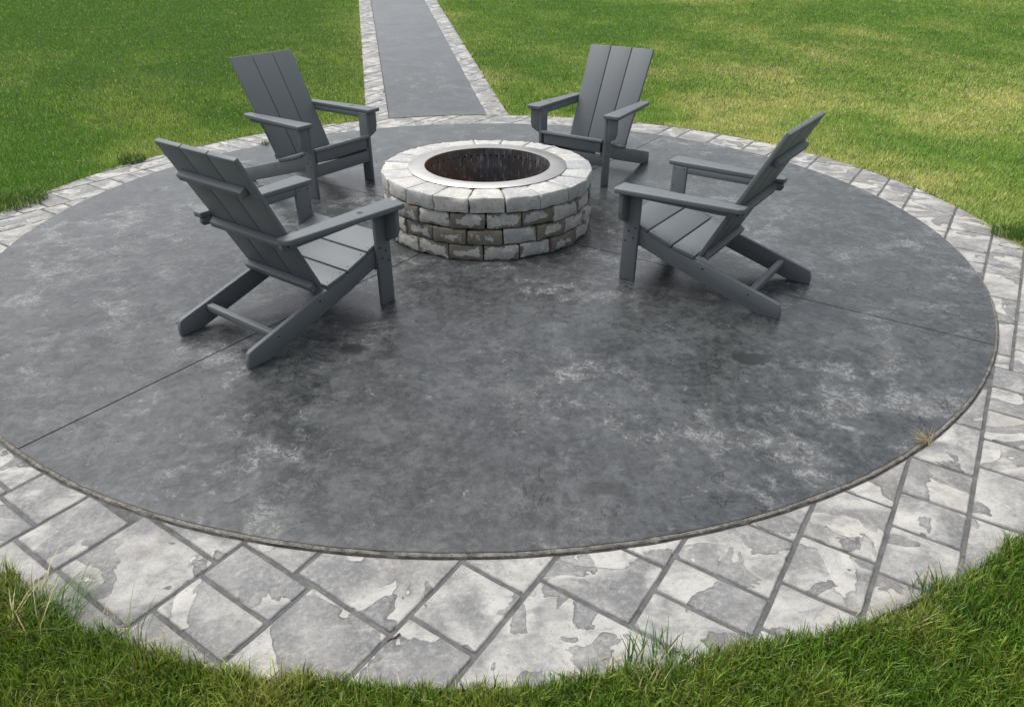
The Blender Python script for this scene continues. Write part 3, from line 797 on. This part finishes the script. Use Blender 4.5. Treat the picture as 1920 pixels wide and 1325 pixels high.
def tuft(name, cx, cy, cz, n, spread, hmin, hmax, lean, aim, colr, wd=.0032, flat=.32, lab=None, cat='grass tuft', grp=None):
    """long loose blades rooted close together"""
    a = rng.uniform(0, 2*math.pi, n); rr = spread*np.sqrt(rng.random(n)); x = cx+rr*np.cos(a); y = cy+rr*np.sin(a)
    h = rng.uniform(hmin, hmax, n); az = aim+rng.normal(0, .75, n); ln = np.abs(rng.normal(lean, .35, n))
    base = np.array(colr)*1.3; col = base[None]*rng.uniform(.7, 1.3, (n, 1))
    st_ = rng.random(n) < .15; col = np.where(st_[:, None], C_STRAW*.8, col)
    s = to_mesh('t', (x, y, np.full(n, cz), h, np.full(n, wd)*rng.uniform(.7, 1.3, n), ln, az, col, None), 3)
    V = s[0]-np.array([cx, cy, cz]); o = grass_object(name, [(V, s[1], s[2])], M['grass'])
    o.location = (cx, cy, cz); o['label'] = lab; o['category'] = cat
    if grp: o['group'] = grp
    return o
GT = 'long grass tufts along the paving edge'
tuft('grass_tuft', -1.64, -3.10, ZG, 70, .09, .08, .17, 1.1, R(50), (.06,.13,.03), wd=.0036, lab='long loose blades of grass leaning over the border stones with pale straw at the root', grp=GT)
tuft('grass_tuft', -1.36, -3.24, ZG, 16, .03, .09, .16, .9, R(50), (.10,.16,.05), lab='few thin long grass blades lying along a diagonal stone joint', grp=GT)
tuft('grass_tuft', .06, -3.535, ZG, 150, .10, .06, .105, .4, R(80), (.05,.12,.022), wd=.0042, lab='dense upright dark green grass tuft hiding a stone corner', grp=GT)
tuft('grass_tuft', .98, -3.43, ZG, 110, .09, .055, .095, .5, R(120), (.06,.13,.035), lab='broad bladed green tuft at the lip of the border beside a patch of dry thatch', wd=.0045, grp=GT)
tuft('grass_tuft', -3.47, .97, ZG, 1000, .24, .05, .10, .6, R(-20), (.06,.135,.03), wd=.005, lab='wide dark green overgrown tuft spilling onto the border below the left lawn', grp=GT)
tuft('grass_tuft', -2.94, 2.04, ZG, 360, .12, .05, .11, .7, R(-40), (.06,.13,.03), wd=.005, lab='small dark green clump on the border edge behind a chair back', grp=GT)
tuft('grass_tuft', 3.50, -.72, ZG, 500, .14, .05, .11, .6, R(190), (.06,.14,.035), wd=.0045, lab='dark green clump at the right lawn corner, overhanging pale stones', grp=GT)
GS = 'weeds growing out of the paving'
tuft('dry_grass_tuft', 1.43, -2.715, .004, 46, .028, .03, .075, 1.1, R(130), (.36,.29,.14), .0018, lab='dry straw coloured tuft growing from the slab rim', cat='weed', grp=GS)
tuft('weed', -1.86, 2.49, .0, 70, .05, .03, .06, .9, R(-60), (.07,.12,.04), .004, lab='little green weed at the slab edge behind a chair', cat='weed', grp=GS)

# twig and specks of debris
bm = bmesh.new(); pts = [(-.03,0,.004), (-.012,.004,.005), (.006,.001,.005), (.022,.010,.007), (.034,.013,.006)]
for p, q in zip(pts, pts[1:]):
    p, q = Vector(p), Vector(q); c = bmesh.ops.create_cone(bm, cap_ends=True, radius1=.0034, radius2=.0028, depth=(q-p).length*1.1, segments=7)
    bmesh.ops.transform(bm, matrix=Matrix.Translation((p+q)/2) @ (q-p).to_track_quat('Z', 'Y').to_matrix().to_4x4(), verts=c['verts'])
tw = obj('twig', bm, M['bark'], label='short reddish brown twig lying across a border joint', category='twig'); tw.location = (-.64, -3.315, .0); tw.rotation_euler = (0, 0, .25); tw.scale = (.6, .6, .6)
def specks(name, n, mat, rmin, rmax, zz, smin, smax, lab):
    bm = bmesh.new(); rs = random.Random(hash(name) % 99 if False else n)
    for _ in range(n):
        a = rs.uniform(0, 2*math.pi); r_ = math.sqrt(rs.uniform(rmin**2, rmax**2)); s = rs.uniform(smin, smax)
        q = bmesh.ops.create_icosphere(bm, subdivisions=1, radius=s)
        bmesh.ops.transform(bm, matrix=Matrix.Translation((r_*math.cos(a), r_*math.sin(a), zz+s*.35)) @ Matrix.Rotation(rs.uniform(0, 6), 4, 'Z') @ Matrix.Diagonal((rs.uniform(.8, 2.4), 1, .5, 1)), verts=q['verts'])
    return obj(name, bm, mat, kind='stuff', label=lab, category='debris')
specks('debris', 90, M['bark'], .8, 3.0, .012, .0012, .0040, 'dark crumbs of leaf and bark scattered over the slab')
specks('grit', 120, M['rim'], .8, 3.5, .006, .0010, .0030, 'pale grit scattered over slab and border')
# straw clippings lying on the outer lip of the border
n = 2600; th = rng.uniform(-math.pi, math.pi, n); rr = np.interp(np.degrees(th), ex_, er_)+rng.normal(-.012, .022, n)
keep = fbm(np.cos(th)*3.5, np.sin(th)*3.5, 2.2, 77) > .47; th, rr = th[keep], rr[keep]; n = len(th)
x, y = rr*np.cos(th), rr*np.sin(th); ok = edge_dist(x, y) < .03; x, y = x[ok], y[ok]; n = len(x)
s = to_mesh('c', (x, y, np.full(n, -.002)+rng.uniform(0, .008, n), rng.uniform(.010, .016, n), rng.uniform(.0012, .0026, n), rng.uniform(2., 4.2, n), rng.uniform(0, 6.28, n), C_STRAW*rng.uniform(.5, 1.15, (n, 1)), None), 2)
grass_object('clippings', [s], M['grass'], kind='stuff', label='dry straw clippings along the outer lip of the border', category='clippings')
